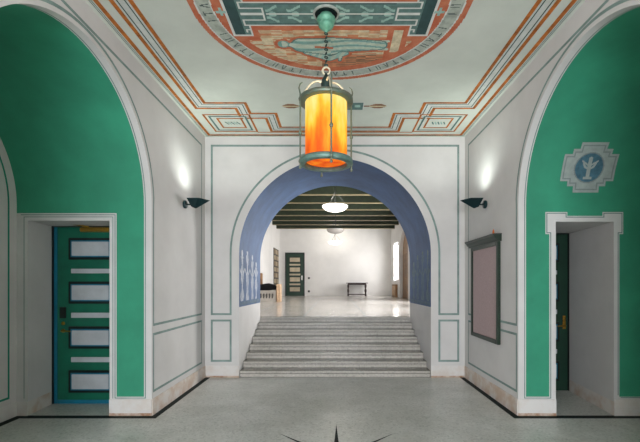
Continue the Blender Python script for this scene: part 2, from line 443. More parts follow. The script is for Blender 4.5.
raster(mb, -1.29, 1.29, -1.29, 1.29, .0086, .0086, med, lambda u, v, h: (u + MX, v + MY, HC - h), .003)
mb.build('painted_medallion', ceiling)

# ------------------------------------------------------------------ side walls with arched openings
def arc(n=40): return [pi * i / n for i in range(n + 1)]
def side_wall(sx):
    x = sx * XW; xi = sx * (XW + .095)
    mb = MB(); q = lambda y, z: (x, y, z)
    # piers
    mb.face([q(YP, 0), q(YB, 0), q(YB, HC), q(YP, HC)], 'white')
    mb.face([q(YF, 0), q(YN, 0), q(YN, HC), q(YF, HC)], 'white')
    A = arc()
    for a, b in zip(A, A[1:]):
        p = (AY + AR * cos(a), AZ + AR * sin(a)); r = (AY + AR * cos(b), AZ + AR * sin(b))
        mb.face([q(*p), q(*r), q(r[0], HC), q(p[0], HC)], 'white')
        mb.face([(x, *p), (x, *r), (xi, *r), (xi, *p)], 'white')
    for y in (YP, YN): mb.face([(x, y, 0), (xi, y, 0), (xi, y, AZ), (x, y, AZ)], 'white')
    w = mb.build('wall_left' if sx < 0 else 'wall_right')
    mp = lambda u, v, h: (x - sx * h, u, v)
    mb = MB(); lw = .03
    # upper panel outline follows the arch
    top = CAMZ + 2.33
    ribbon(mb, [(6.71, top), (6.71, 1.107), (4.935, 1.107), (4.935, AZ)] + [(AY + 1.345 * cos(a), AZ + 1.345 * sin(a)) for a in arc()[1:]] + [(2.2, 1.107), (YF + .2, 1.107), (YF + .2, top)], lw, 'line', mp)
    ribbon(mb, [(6.72, top), (YF + .2, top)], lw, 'line', mp)
    ribbon(mb, [(4.935, .29), (6.71, .29), (6.71, .99), (4.935, .99)], lw, 'line', mp, closed=True)
    mb.build('painted_lines', w)
    mb = MB()
    mb.box(min(x, x - sx * .012), max(x, x - sx * .012), YP - .0, YB - .012, 0, .2, 'stain')
    sk = mb.build('baseboard_left' if sx < 0 else 'baseboard_right')
    struct(sk, 'stained skirting along the %s side wall' % ('left' if sx < 0 else 'right'), 'baseboard')
    struct(w, 'white plaster wall with tall arched opening on the %s' % ('left' if sx < 0 else 'right'), 'wall')
    return w
side_wall(-1); side_wall(1)

# bay vaults, green
def bay(sx):
    xi = sx * (XW + .095); xe = sx * XE
    mb = MB(); A = arc(48)
    rows = [[(xx, AY + AR * cos(a), AZ + AR * sin(a)) for a in A] for xx in (xi, xe)]
    mb.grid(rows, 'green', True)
    if sx < 0: o0, o1, g0, dt = -3.756, -2.756, -2.67, 2.385
    else: o0, o1, g0, dt = 2.70, 3.41, 2.62, 2.373
    us = sorted([sx * XW, xi, o0, o1, xe] + ([g0] if sx < 0 else [2.573, 2.62, 3.476, 3.523, 2.84, 3.27]))
    vs = [0, .232, dt, 2.476, AZ] if sx < 0 else [0, .232, 2.22, dt, 2.443, 2.49, AZ]
    def fn(u, v):
        if o0 < u < o1 and v < dt: return None
        if abs(u) < abs(xi): return None
        if v < .232: return 'white'
        if sx < 0: return 'white' if (u < g0 and v < 2.476) else 'green'
        if 2.62 < u < 3.476 and v < 2.443: return 'white'
        if (2.573 < u < 2.84 or 3.27 < u < 3.523) and 2.22 < v < 2.49: return 'white'
        return 'green'
    cells(mb, us, vs, fn, lambda u, v: (u, YP, v))
    # near wall of the bay
    cells(mb, [sx * XW, xi, xe] if sx > 0 else [xe, xi, sx * XW], [0, .232, AZ], lambda u, v: None if abs(u) < abs(xi) else 'white' if v < .232 else 'green', lambda u, v: (u, YN, v))
    w = mb.build('wall_left_bay' if sx < 0 else 'wall_right_bay')
    struct(w, 'green painted vault and wall of the %s bay' % ('left' if sx < 0 else 'right'), 'wall')
    # end wall
    mb = MB()
    pts = [(xe, YP, 0), (xe, YP, AZ)] + [(xe, AY + AR * cos(a), AZ + AR * sin(a)) for a in A[1:-1]] + [(xe, YN, AZ), (xe, YN, 0)]
    mb.face(pts, 'white'); 
    e = mb.build('wall_left_end' if sx < 0 else 'wall_right_end')
    struct(e, 'white arched end wall of the %s bay' % ('left' if sx < 0 else 'right'), 'wall')
    mp = lambda u, v, h: (xe - sx * h, u, v)
    mb = MB(); r = AR - .125
    ribbon(mb, [(AY + r, .25), (AY + r, AZ)] + [(AY + r * cos(a), AZ + r * sin(a)) for a in A[1:-1]] + [(AY - r, AZ), (AY - r, .25)], .026, 'gline', mp, closed=True)
    mb.build('painted_lines', e)
    mb = MB(); fp = lambda u, v, h: (u, YP - h, v)
    lw = .016
    if sx < 0:
        ribbon(mb, [(xi + .018, AZ), (xi + .018, .216), (g0 - .018, .216), (g0 - .018, 2.456), (xe + .05, 2.456)], .012, 'line', fp)
        ribbon(mb, [(g0 - .045, .21), (g0 - .045, 2.43), (xe + .09, 2.43), (xe + .09, .21)], .01, 'line', fp)
    else:
        ribbon(mb, [(xi - .018, AZ), (xi - .018, .216), (2.636, .216)], .012, 'line', fp)
        i = .016
        sh = [(2.62 + i, .21), (2.62 + i, 2.22 + i), (2.573 + i, 2.22 + i), (2.573 + i, 2.49 - i), (2.84 - i, 2.49 - i), (2.84 - i, 2.443 - i), (3.27 + i, 2.443 - i), (3.27 + i, 2.49 - i), (3.523 - i, 2.49 - i), (3.523 - i, 2.22 + i), (3.476 - i, 2.22 + i), (3.476 - i, .25)]
        ribbon(mb, sh, .012, 'line', fp)
        ribbon(mb, [(3.49, .222), (xe, .222)], .012, 'line', fp)
    # line beside the green along the intrados
    mq = lambda u, v, h: (u, AY + (AR - h) * cos(v), AZ + (AR - h) * sin(v))
    xl = xi - sx * .018
    for a, b in zip(A, A[1:]):
        mb.face([mq(xl - .006, a, .002), mq(xl + .006, a, .002), mq(xl + .006, b, .002), mq(xl - .006, b, .002)], 'line')
    mb.build('painted_lines', w)
    mb = MB()
    lo, hi = sorted((sx * XW, o0 if sx > 0 else o1)); mb.box(lo, hi, YP - .012, YP, .035, .2, 'stain_light'); mb.box(lo, hi, YP - .012, YP, 0, .035, 'dirt')
    if sx > 0: mb.box(o1, xe, YP - .012, YP, 0, .2, 'stain_light')
    else: mb.box(xe, o0, YP - .012, YP, 0, .17, 'stain_light')
    lo, hi = sorted((xe, xe - sx * .012)); mb.box(lo, hi, YN, YP - .012, 0, .17, 'stain_light')
    struct(mb.build('baseboard_left_bay' if sx < 0 else 'baseboard_right_bay'), 'stained skirting of the %s bay' % ('left' if sx < 0 else 'right'), 'baseboard')
    # deep reveal
    mb = MB(); yb = 5.40 if sx < 0 else 6.06
    b0, b1 = (-3.80, -2.756) if sx < 0 else (2.70, 3.53)
    for (f, b) in ((o0, b0), (o1, b1)):
        mb.face([(f, YP, .17), (b, yb, .17), (b, yb, dt), (f, YP, dt)], 'white')
        mb.face([(f, YP, 0), (b, yb, 0), (b, yb, .17), (f, YP, .17)], 'stain')
    mb.face([(o0, YP, dt), (o1, YP, dt), (b1, yb, dt), (b0, yb, dt)], 'white')
    mb.box(b0 - .1, b1 + .1, yb + .09, yb + .12, 0, dt + .1, 'doordark')
    struct(mb.build('wall_left_recess' if sx < 0 else 'wall_right_recess'), 'deep white door recess in the %s green wall' % ('left' if sx < 0 else 'right'), 'wall')
    return w
bl = bay(-1); br = bay(1)

# painted emblem on the right vault
mb = MB(); ex, ea = 3.052, .355
em = lambda u, v, h: (u + ex, AY + (AR - h) * cos(ea + v / AR), AZ + (AR - h) * sin(ea + v / AR))
def emb(u, v):
    au, av = abs(u), abs(v)
    k = hypot(u, v)
    if k < .165:
        # small figure of pale leaves
        if (abs(u) < .02 and -.13 < v < .1) or abs(hypot(u, v - .06) - .07) < .012 and v < .06 or (abs(v + .12) < .015 and au < .05) or (abs(v - .02 - au * .6) < .012 and au < .1) or hypot(u, v - .1) < .025: return 'emb'
        return 'embb'
    if k < .18: return 'embd'
    a = (au < .16 and av < .29) or (av < .16 and au < .325) or (au < .235 and av < .215)
    if not a: return None
    b = (au < .135 and av < .265) or (av < .135 and au < .30) or (au < .21 and av < .19)
    c = (au < .12 and av < .25) or (av < .12 and au < .285) or (au < .195 and av < .175)
    if b and not c: return 'embd'
    return 'emb'
raster(mb, -.33, .33, -.3, .3, .0075, .0075, emb, em, .004)
mb.build('painted_emblem', br)

# ------------------------------------------------------------------ back wall with the stair arch
mb = MB(); q = lambda x, z: (x, YB, z)
mb.face([q(-XW, 0), q(-TR, 0), q(-TR, HC), q(-XW, HC)], 'white')
mb.face([q(TR, 0), q(XW, 0), q(XW, HC), q(TR, HC)], 'white')
for a, b in zip(arc(56), arc(56)[1:]):
    p = (TR * cos(a), TZ + TR * sin(a)); r = (TR * cos(b), TZ + TR * sin(b))
    mb.face([q(*p), q(*r), q(r[0], HC), q(p[0], HC)], 'white')
wb = struct(mb.build('wall_back'), 'white back wall pierced by the big stair arch', 'wall')
mb = MB(); A = arc(56)
mb.grid([[(TR * cos(a), y, TZ + TR * sin(a)) for a in A] for y in (YB, YT)], 'blue', True)
for s in (-1, 1):
    mb.face([(s * TR, YB, 1.21), (s * TR, YT, 1.20), (s * TR, YT, TZ), (s * TR, YB, TZ)], 'blue')
    mb.face([(s * TR, YB, 0), (s * TR, YT, 0), (s * TR, YT, 1.20), (s * TR, YB, 1.21)], 'white')
so = struct(mb.build('ceiling_arch'), 'blue painted vault of the stair arch over its white dado', 'vault')
# pale painted figures low on the blue
for s in (-1, 1):
    mb = MB(); mp = lambda u, v, h, s=s: (s * (TR - h), u, v)
    def fig(u, v):
        for i, (c, hgt) in enumerate(((7.13, .93), (7.55, .98), (8.0, .90), (8.38, .78))):
            d = abs(u - c); z = v - 1.30
            if hypot(u - c, z - hgt + .07) < .06: return 'fgrey' if s < 0 else 'fteal'
            w = .10 - .03 * z + .03 * sin(z * 17 + i)
            if 0 < z < hgt - .13 and d < w:
                k = sin((u - c) * 60 + 2.0 * sin(z * 9 + i * 2))
                if k > (-.45 if s < 0 else .1): return 'fgrey' if s < 0 else 'fteal'
                return None
            if .45 < z < .60 and d < .19 and abs(d - (z - .40)) < .025: return 'fgrey' if s < 0 else 'fteal'
        if 1.235 < v < 1.29 and int(u * 30) % 3 == 0: return 'fteal'
        return None
    raster(mb, YB + .06, YT - .06, 1.23, 2.35, .0125, .0125, fig, mp, .003)
    mb.build('painted_figures', so)
mb = MB(); bp = lambda u, v, h: (u, YB - h, v)
xo, zt = 2.125, CAMZ + 2.385
ar = 1.80
for s in (-1, 1):
    ribbon(mb, [(0.001 * s, zt), (s * xo, zt), (s * xo, 1.09), (s * ar, 1.09), (s * ar, TZ)] + [(s * ar * cos(a), TZ + ar * sin(a)) for a in arc(60)[1:31]], .034, 'line', bp)
    ribbon(mb, [(s * xo, .285), (s * ar, .285), (s * ar, .98), (s * xo, .98)], .034, 'line', bp, closed=True)
mb.build('painted_lines', wb)
mb = MB()
for s in (-1, 1):
    lo, hi = sorted((s * (TR), s * (XW - .012))); mb.box(lo, hi, YB - .012, YB, .03, .2, 'stain_light'); mb.box(lo, hi, YB - .012, YB, 0, .03, 'dirt')
struct(mb.build('baseboard_back'), 'stained skirting at both feet of the arch', 'baseboard')

# ------------------------------------------------------------------ stairs
st = empty('staircase', (0, YB, 0)); tag(st, 'broad grey terrazzo staircase of eight steps under the blue arch', 'stairs')
g = (YT - YB - .03) / 7; rz = UZ / 8
for k in range(8):
    mb = MB(); y0 = .03 + g * k
    y1 = YT - YB if k < 7 else YT - YB + .02
    zt_ = rz * (k + 1)
    ye = y0 + g if k < 7 else y1
    z0 = rz * k
    # riser, rounded nosing, tread
    x = TR - .005
    mb.box(-x, x, y0, max(ye, y0 + .02) if k < 7 else y1, z0 + .0, zt_ - .034, 'stair')
    mb.box(-x, x, y0 - .016, ye - .0 if k < 7 else y1, zt_ - .03, zt_ - .008, 'stair', .004); mb.box(-x, x, y0 - .006, ye - .0 if k < 7 else y1, zt_ - .009, zt_, 'tread')
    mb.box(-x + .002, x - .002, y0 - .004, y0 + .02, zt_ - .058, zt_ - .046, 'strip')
    s_ = mb.build('step', st)
    # solid below
mb = MB(); 
for k in range(1, 8): mb.box(-TR + .02, TR - .02, .05 + g * k, YT - YB - .01, rz * (k - 1) + .001, rz * k - .001, 'stair')
mb.build('step_core', st)

# ------------------------------------------------------------------ upper hall
mb = MB(); mb.box(UXL - .2, UXR + .2, YT + .021, YU + .1, UZ - .15, UZ, 'ufloor')
uf = struct(mb.build('floor_upper'), 'polished pale stone floor of the upper hall', 'floor')
mb = MB()
for yy in (11.5, 13.6, 15.7, 17.8, 19.9, 22.0): ribbon(mb, [(UXL, yy), (UXR, yy)], .02, 'embd', fm if False else (lambda u, v, h: (u, v, UZ + h)), .001)
for xx in (-2, -.7, .7, 2): ribbon(mb, [(xx, YT), (xx, YU)], .02, 'embd', lambda u, v, h: (u, v, UZ + h), .001)
mb.build('slab_joints', uf)
mb = MB(); mb.box(UXL - .2, UXR + .2, YU, YU + .2, UZ, UH, 'hallwhite')
struct(mb.build('wall_far'), 'white far wall of the upper hall', 'wall')
mb = MB(); mb.box(UXL - .2, UXL, YT, YU, UZ, UH, 'hallwhite')
struct(mb.build('wall_hall_left'), 'white left wall of the upper hall', 'wall')
# near wall of upper hall around the arch
mb = MB(); q = lambda x, z: (x, YT, z)
mb.face([q(UXL - .2, UZ), q(-TR, UZ), q(-TR, UH), q(UXL - .2, UH)], 'hallwhite'); mb.face([q(TR, UZ), q(UXR + .2, UZ), q(UXR + .2, UH), q(TR, UH)], 'hallwhite')
for a, b in zip(arc(56), arc(56)[1:]):
    p = (TR * cos(a), TZ + TR * sin(a)); r = (TR * cos(b), TZ + TR * sin(b)); mb.face([q(*p), q(*r), q(r[0], UH), q(p[0], UH)], 'hallwhite')
struct(mb.build('wall_hall_front'), 'white near wall of the upper hall around the arch', 'wall')
# right wall with windows and arched door opening
WIN = [(10.2, 12.0), (14.6, 16.4), (21.75, 23.3)]; wz0, wz1 = CAMZ + .2, CAMZ + 2.3  # the two nearer windows are unseen, added to light the hall
DY0, DY1 = 18.8, 21.15; dc = (DY0 + DY1) / 2; dr = (DY1 - DY0) / 2; dzs = CAMZ + 1.55
mb = MB()
for x in (UXR, UXR + .25):
    ys = [YT]; 
    for a, b in WIN: ys += [a, b]
    ys += [YU]
    ys = sorted(ys + [DY0, DY1])
    def fn(y, z):
        if any(a < y < b for a, b in WIN) and wz0 < z < wz1: return None
        if DY0 < y < DY1 and z < UH: return None
        return 'hallwhite'
    cells(mb, ys, [UZ, wz0, wz1, UH], fn, lambda y, z, x=x: (x, y, z))
    for a, b in zip(arc(32), arc(32)[1:]):
        p = (dc + dr * cos(a), dzs + dr * .95 * sin(a)); r = (dc + dr * cos(b), dzs + dr * .95 * sin(b))
        mb.face([(x, *p), (x, *r), (x, r[0], UH), (x, p[0], UH)], 'hallwhite')
for a, b in zip(arc(32), arc(32)[1:]):
    p = (dc + dr * cos(a), dzs + dr * .95 * sin(a)); r = (dc + dr * cos(b), dzs + dr * .95 * sin(b))
    mb.face([(UXR, *p), (UXR, *r), (UXR + .25, *r), (UXR + .25, *p)], 'hallwhite')
for y in (DY0, DY1): mb.face([(UXR, y, UZ), (UXR + .25, y, UZ), (UXR + .25, y, dzs), (UXR, y, dzs)], 'hallwhite')
for a, b in WIN:
    for y in (a, b): mb.face([(UXR, y, wz0), (UXR + .25, y, wz0), (UXR + .25, y, wz1), (UXR, y, wz1)], 'hallwhite')
    for z in (wz0, wz1): mb.face([(UXR, a, z), (UXR + .25, a, z), (UXR + .25, b, z), (UXR, b, z)], 'hallwhite')
struct(mb.build('wall_hall_right'), 'white right wall of the upper hall with tall windows', 'wall')
for i, (a, b) in enumerate(WIN):
    mb = MB(); x0, x1 = UXR + .14, UXR + .19
    for y in (a, (a + b) / 2 - .025, b - .05): mb.box(x0, x1, y, y + .05, wz0, wz1, 'frame')
    for z in (wz0, wz0 + .75, wz0 + 1.5, wz1 - .05): mb.box(x0 + .002, x1 - .002, a, b, z, z + .05, 'frame')
    w = struct(mb.build('window_%d' % (i + 1)), 'tall white framed window in the right wall of the upper hall, nearer two added for light', 'window')
    mb = MB(); mb.box(UXR + .16, UXR + .166, a, b, wz0, wz1, 'glass'); mb.build('pane', w)
# arched wooden door in it
mb = MB(); pts = [(DY0, UZ), (DY0, dzs)] + [(dc - dr * cos(a), dzs + dr * .95 * sin(a)) for a in arc(24)[1:-1]] + [(DY1, dzs), (DY1, UZ)]
mb.prism([(y, z) for y, z in pts], UXR + .16, UXR + .22, 'oak', lambda y, z, h: (h, y, z))
d4 = struct(mb.build('door_4'), 'tall arched brown wooden door in the right wall of the upper hall', 'door')
mb = MB()
for y in [DY0 + .05 + k * (2 * dr - .1) / 6 for k in range(7)]: mb.box(UXR + .15, UXR + .16, y - .015, y + .015, UZ, dzs, 'wood')
mb.build('plank_joint', d4)
# ceiling of upper hall + beams
mb = MB(); mb.box(UXL - .2, UXR + .25, YT, YU + .2, UH, UH + .1, 'boards')
struct(mb.build('ceiling_hall'), 'dark green boarded ceiling of the upper hall', 'ceiling')
bp_ = None
for k in range(11):
    y = 9.9 + 1.45 * k
    if y > YU - .2: break
    if bp_ is None:
        mb = MB(); mb.box(UXL, UXR, 0, .2, BH + .015, UH, 'beam'); mb.box(UXL, UXR, .0, .2, BH, BH + .015, 'beamlow')
        bp_ = mb.build('beam', None, (0, y, 0)); b = bp_
    else: b = bp_.copy(); C.objects.link(b); b.location = (0, y, 0)
    ordn = ['nearest the arch', 'second from the arch', 'third from the arch', 'fourth from the arch', 'fifth from the arch', 'sixth from the arch', 'seventh from the arch', 'eighth from the arch', 'ninth from the arch', 'next to the beam at the far wall', 'at the far wall'][k]
    tag(b, 'dark painted ceiling beam of the upper hall, ' + ordn, 'beam', 'beams across the upper hall ceiling', 'structure')

# ------------------------------------------------------------------ doors
def door(name, w, h, n_p, x_in, xr, leaf, panel, hand, loc, label, rz=0, thick=.05, closer=False, rows=None, far=False, blue=True):
    # leaf stands in x 0..w, z 0..h, front faces -y
    mb = MB(); fr = .05
    mb.box(0, w, 0, thick, 0, h, leaf, .004)
    o = mb.build(name, None, loc); o.rotation_euler = (0, 0, rz)
    mb = MB(); k = 'doordark'
    mb.box(-.06, -.004, -.03, thick, 0, h + .05, k); mb.box(w + .004, w + .06, -.03, thick, 0, h + .05, k); mb.box(-.06, w + .06, -.03, thick, h + .004, h + .06, k)
    if not far and blue:
        mb.box(.0, .04, -.008, 0, .0, h, 'doorblue'); mb.box(w - .04, w, -.008, 0, .0, h, 'doorblue'); mb.box(.045, w - .045, -.008, 0, 0, .05, 'doorblue')
    mb.build('frame', o)
    for z0, z1, big in rows:
        mb = MB()
        if big:
            mb.box(x_in, xr, -.022, 0, z0, z1, 'doordark', .005); i = .035
            mb.box(x_in + i, xr - i, -.028, -.0, z0 + i, z1 - i, 'doorblue' if not far else 'fardoor'); i = .052
            mb.box(x_in + i, xr - i, -.036, -.0, z0 + i, z1 - i, panel, .004)
        else:
            mb.box(x_in + .03, xr - .03, -.012, 0, z0, z1, panel, .003)
        mb.build('panel' if big else 'rail_strip', o)
    hx = hand[0]; hz = hand[1]; sg = hand[2]
    mb = MB()
    if far: mb.box(hx - .03, hx + .03, -.012, 0, hz - .14, hz + .14, 'chrome')
    elif blue: mb.box(hx - .04, hx + .04, -.02, 0, hz + .17, hz + .32, 'black', .004)
    else: mb.box(hx - .022, hx + .022, -.01, 0, hz - .05, hz + .15, 'brass', .003)
    mb.build('lock_plate', o)
    mb = MB(); km = 'chrome' if far else 'brass'
    mb.lathe([(.0, 0), (.026, 0), (.026, .008), (.012, .012), (.012, .04), (0, .04)], km, 14)
    for i in range(len(mb.v)):
        x, y, z = mb.v[i]; mb.v[i] = (hx + x, -z, hz + y)
    mb.tube([(hx, -.04, hz), (hx + sg * .05, -.045, hz), (hx + sg * .12, -.04, hz - .004)], [.011, .011, .009], km, 8)
    mb.build('handle', o)
    if not far:
        mb = MB(); mb.lathe([(0, 0), (.024, 0), (.024, .012), (0, .014)], 'brass', 14)
        for i in range(len(mb.v)):
            x, y, z = mb.v[i]; mb.v[i] = (hx + x, -z, hz + .1 + y)
        mb.build('lock_cylinder', o)
    if closer:
        mb = MB(); mb.box(x_in + .18, x_in + .56, -.07, -.0, h - .07, h - .01, 'brass', .008); mb.tube([(x_in + .3, -.06, h - .005), (x_in + .18, -.16, h + .012), (x_in + .02, -.03, h + .03)], .01, 'brass', 6)
        mb.build('door_closer', o)
    return struct(o, label, 'door')
def zz(y): return CAMZ + (284 - y) / 74.2 - .0
rows = [(zz(b), zz(a), big) for a, b, big in ((238, 259.8, 1), (281.5, 303.7, 1), (326.3, 348.5, 1), (370, 392.4, 1), (268.8, 273.3, 0), (312.7, 317.7, 0), (357, 362, 0))]
door('door_1', 1.0, 2.375, 4, .20, .80, 'door', 'doorpanel', (.12, .98, 1), (-3.78, 5.39, 0), 'teal green door with pale panels deep in the left recess', closer=True, rows=rows)
door('door_2', .82, 2.36, 4, .12, 0.685, 'fardoor', 'doorpanel', (.765, .98, -1), (2.70, 6.05, 0), 'green door with painted-in shade, mostly hidden inside the right recess', rows=rows, blue=False)  # same paint as the left door, its shadow painted in as darker green
fw, fh = 1.06, 2.58
frows = []
for k in range(4):
    z0 = .22 + k * .60; frows.append((z0, z0 + .36, 1))
    if k < 3: frows.append((z0 + .43, z0 + .53, 0))
door('door_3', fw, fh, 4, .17, fw - .17, 'fardoor', 'farpanel', (fw - .10, 1.1, -1), (-2.98, YU - .055, UZ), 'green panelled door in the far wall of the upper hall', rows=frows, far=True)

# leaded cabinet door on the left wall of the upper hall
mb = MB(); z0, z1 = UZ, CAMZ + 2.0
mb.box(UXL, UXL + .03, 21.9, 23.7, z0, z1, 'leaded', .005)
d5 = struct(mb.build('door_5'), 'dark latticed door in the left wall of the upper hall', 'door')
mb = MB()
for k in range(8):
    for j in range(3): mb.box(UXL + .03, UXL + .04, 22.0 + j * .56, 22.46 + j * .56, z0 + .1 + k * .33, z0 + .34 + k * .33, 'ochre' if (k + j) % 2 else 'farpanel')
mb.build('pane', d5)

# ------------------------------------------------------------------ entrance wall behind the camera
mb = MB(); ex0, ex1, ez = -1.25, 1.25, 2.9
cells(mb, [-XW, ex0, ex1, XW], [0, ez, HC], lambda u, v: None if (ex0 < u < ex1 and v < ez) else 'white', lambda u, v: (u, YF, v))
struct(mb.build('wall_front'), 'white entrance wall behind the viewer', 'wall')
mb = MB()
for x in (ex0, -.45, .39, ex1 - .06): mb.box(x, x + .06, YF - .05, YF, 0, ez, 'doordark')
for z in (0, 2.2, ez - .06): mb.box(ex0, ex1, YF - .045, YF - .005, z, z + .06, 'doordark')
dw = struct(mb.build('door_6'), 'glazed entrance doors behind the viewer', 'door')
mb = MB(); mb.box(ex0, ex1, YF - .03, YF - .024, 0, ez, 'glass'); mb.build('pane', dw)

# ------------------------------------------------------------------ lantern
LX, LY = -.083, 3.745
gb, gt = CAMZ + 1.135, CAMZ + 1.72
ln = empty('lantern', (LX, LY, HC)); tag(ln, 'big hanging lantern with glowing amber cylinder shade on a chain', 'lantern')
def P(z): return z - HC
mb = MB(); z0 = 0
gh = gt - gb
mb.lathe([(.0, .012), (.188, .012), (.196, .02), (.196, gh), (.19, gh), (.19, .03), (0, .022)], 'mica', 48)
mb.build('glass_shade', ln, (0, 0, P(gb)))
def ring(z0, z1, ri, ro, m):
    mb = MB(); mb.lathe([(ri, z0), (ro - .01, z0), (ro, z0 + .006), (ro, z1 - .006), (ro - .01, z1), (ri, z1), (ri, z0)], m, 56); return mb
ring(P(gt) - .03, P(gt) + .012, .188, .252, 'gold').build('top_ring', ln)
ring(P(gb) - .022, P(gb) + .03, .196, .248, 'ringmetal').build('bottom_ring', ln)
mb = MB(); mb.lathe([(0, .003), (.188, .003), (.188, 0), (0, 0)], 'dpatina', 40); mb.build('cover_plate', ln, (0, 0, P(gt) + .006))
for k in range(4):
    a = R_(-78) + k * pi / 2
    ca, sa = cos(a), sin(a); r = .243
    mb = MB()
    mb.tube([(r * ca, r * sa, P(gb) - .05), (r * ca, r * sa, P(gt) + .04), ((r + .012) * ca, (r + .012) * sa, P(gt) + .09), ((r + .0) * ca, (r + .0) * sa, P(gt) + .13), ((r - .02) * ca, (r - .02) * sa, P(gt) + .145)], [.008, .008, .007, .006, .004], 'gold', 8)
    for zz_ in (P(gb) + .26, P(gb) + .0, P(gt) - .01):
        mb.lathe([(0, -.022), (.012, -.018), (.018, 0), (.012, .018), (0, .022)], 'gold', 10, (r * ca, r * sa, zz_))
    mb.lathe([(0, -.03), (.014, -.016), (.01, 0), (0, .0)], 'gold', 10, (r * ca, r * sa, P(gb) - .045))
    mb.build('rod', ln)
    mb = MB(); pts = []
    for i in range(9):
        t = i / 8; rr = .03 + .19 * t; z = P(gt) + .165 - .14 * t ** 2.2 + .02 * sin(pi * t)
        pts.append((rr * ca, rr * sa, z))
    mb.tube(pts, [.011, .01, .009, .008, .008, .008, .008, .008, .011], 'ivory', 8); mb.build('arm', ln)
mb = MB(); hz = P(gt) + .02
mb.lathe([(0, 0), (.05, 0), (.055, .02), (.035, .05), (.045, .09), (.05, .13), (.042, .17), (.022, .20), (.012, .23), (0, .235)], 'dpatina', 20, (0, 0, hz)); mb.build('hub', ln)
# ring and chain
mb = MB(); rz0 = P(gt) + .275
mb.tube([(.034 * cos(t), 0, rz0 + .034 * sin(t)) for t in [2 * pi * i / 20 for i in range(20)]], .009, 'ivory', 8, True); mb.build('hanging_ring', ln)
zc0, zc1 = rz0 + .034, -.175
nl = 9; ll = (zc1 - zc0) / nl
lk = None
for k in range(nl):
    zc = zc0 + ll * (k + .5)
    if lk is None:
        mb = MB(); hh = ll * .62
        mb.tube([(.015 * cos(t), 0, (hh - .015) * (1 if sin(t) > 0 else -1) * (abs(sin(t)) ** .5)) for t in [2 * pi * (i + .5) / 16 for i in range(16)]], .0055, 'dpatina', 6, True)
        lk = mb.build('chain_link', ln, (0, 0, zc))
    else: rep(lk, ln, (0, 0, zc), pi / 2 * (k % 2) + .4)
mb = MB(); mb.lathe([(.0, -.185), (.012, -.18), (.016, -.165), (.032, -.16), (.05, -.14), (.066, -.13), (.074, -.11), (.066, -.095), (.08, -.085), (.088, -.065), (.084, -.05), (.06, -.035), (.06, -.02)], 'patina', 32); mb.build('canopy_cup', ln)
mb = MB(); mb.lathe([(.055, -.012), (.09, -.03), (.105, -.012), (.105, -.002)], 'inlay', 32); mb.lathe([(.105, -.002), (.108, -.02), (.118, -.02), (.126, -.001)], 'pgrey', 32); mb.build('ceiling_rose', ln)

# ------------------------------------------------------------------ sconces
def sconce(sx):
    root = empty('wall_sconce', (sx * XW, 5.93, CAMZ + 1.18)); d = -sx
    mb = MB(); mb.lathe([(0, 0), (.055, 0), (.06, .01), (.06, .03), (.05, .04), (0, .042)], 'sconce', 24)
    for i in range(len(mb.v)):
        x, y, z = mb.v[i]; mb.v[i] = (d * z, x, y)
    mb.build('wall_plate', root)
    mb = MB(); mb.tube([(d * .03, 0, 0), (d * .07, 0, .0), (d * .11, 0, .0)], .011, 'sconce', 8); mb.build('arm', root)
    mb = MB(); t = .075
    rim = [(.075, -.10, t), (.255, -.10, t), (.385, .0, t - .02), (.255, .10, t), (.075, .10, t)]
    low = [(.115, -.02, -.035), (.165, -.02, -.055), (.19, 0, -.055), (.165, .02, -.055), (.115, .02, -.035)]
    o_ = [(d * a, b, c) for a, b, c in rim]; l_ = [(d * a, b, c) for a, b, c in low]
    n = 5
    for i in range(n):
        j = (i + 1) % n; mb.face([o_[i], o_[j], l_[j], l_[i]], 'sconce')
    mb.face(l_, 'sconce')
    sh = mb.build('shade', root, weld=True)
    so_ = sh.modifiers.new('thick', 'SOLIDIFY'); so_.thickness = .006
    mb = MB(); bm = bmesh.new(); bmesh.ops.create_uvsphere(bm, u_segments=14, v_segments=8, radius=.025); mb.bm(bm, 'bulb', Matrix.Translation((d * .19, 0, -.0)), True)
    mb.build('bulb', root)
    l = bpy.data.lights.new('sconce_light', 'SPOT'); l.spot_size = R_(160); l.spot_blend = 1; l.energy = SC; l.color = (.92, 1, .93); l.shadow_soft_size = .04
    lo = bpy.data.objects.new('sconce_light', l); C.objects.link(lo); lo.location = (sx * XW + d * .28, 5.93, CAMZ + 1.18 + .06); lo.rotation_euler = (0, R_(180) + d * R_(16), 0)
    tag(root, 'dark wedge-shaped uplight sconce on the %s wall beside the arch' % ('left' if sx < 0 else 'right'), 'wall lamp', 'pair of wall sconces')
SC = 44
sconce(-1); sconce(1)

# ------------------------------------------------------------------ notice board
nb = empty('notice_board', (XW, 5.94, 1.53)); tag(nb, 'pinkish grey felt notice board in dark green frame on the right wall', 'notice board')
z0, z1, y0, y1 = -.745, .66, -.535, .53
mb = MB(); mb.box(-.025, -.002, y0 + .04, y1 - .04, z0 + .04, z1 - .04, 'fabric'); mb.build('felt_panel', nb)
mb = MB()
mb.box(-.045, 0, y0, y0 + .055, z0, z1, 'boardgreen', .006); mb.box(-.045, 0, y1 - .055, y1, z0, z1, 'boardgreen', .006)
mb.box(-.045, 0, y0 + .055, y1 - .055, z0, z0 + .06, 'boardgreen', .006); mb.box(-.045, 0, y0 + .055, y1 - .055, z1 - .055, z1, 'boardgreen', .006); mb.build('frame', nb)
mb = MB()
prof = [(0, z1 - .0), (-.05, z1), (-.06, z1 + .02), (-.085, z1 + .04), (-.10, z1 + .07), (-.115, z1 + .075), (-.115, z1 + .09), (0, z1 + .09)]
ya, yb_ = y0 - .03, y1 + .07
mb.prism(prof, ya, yb_, 'boardgreen', lambda a, b, h: (a, h, b)); mb.build('cornice', nb)
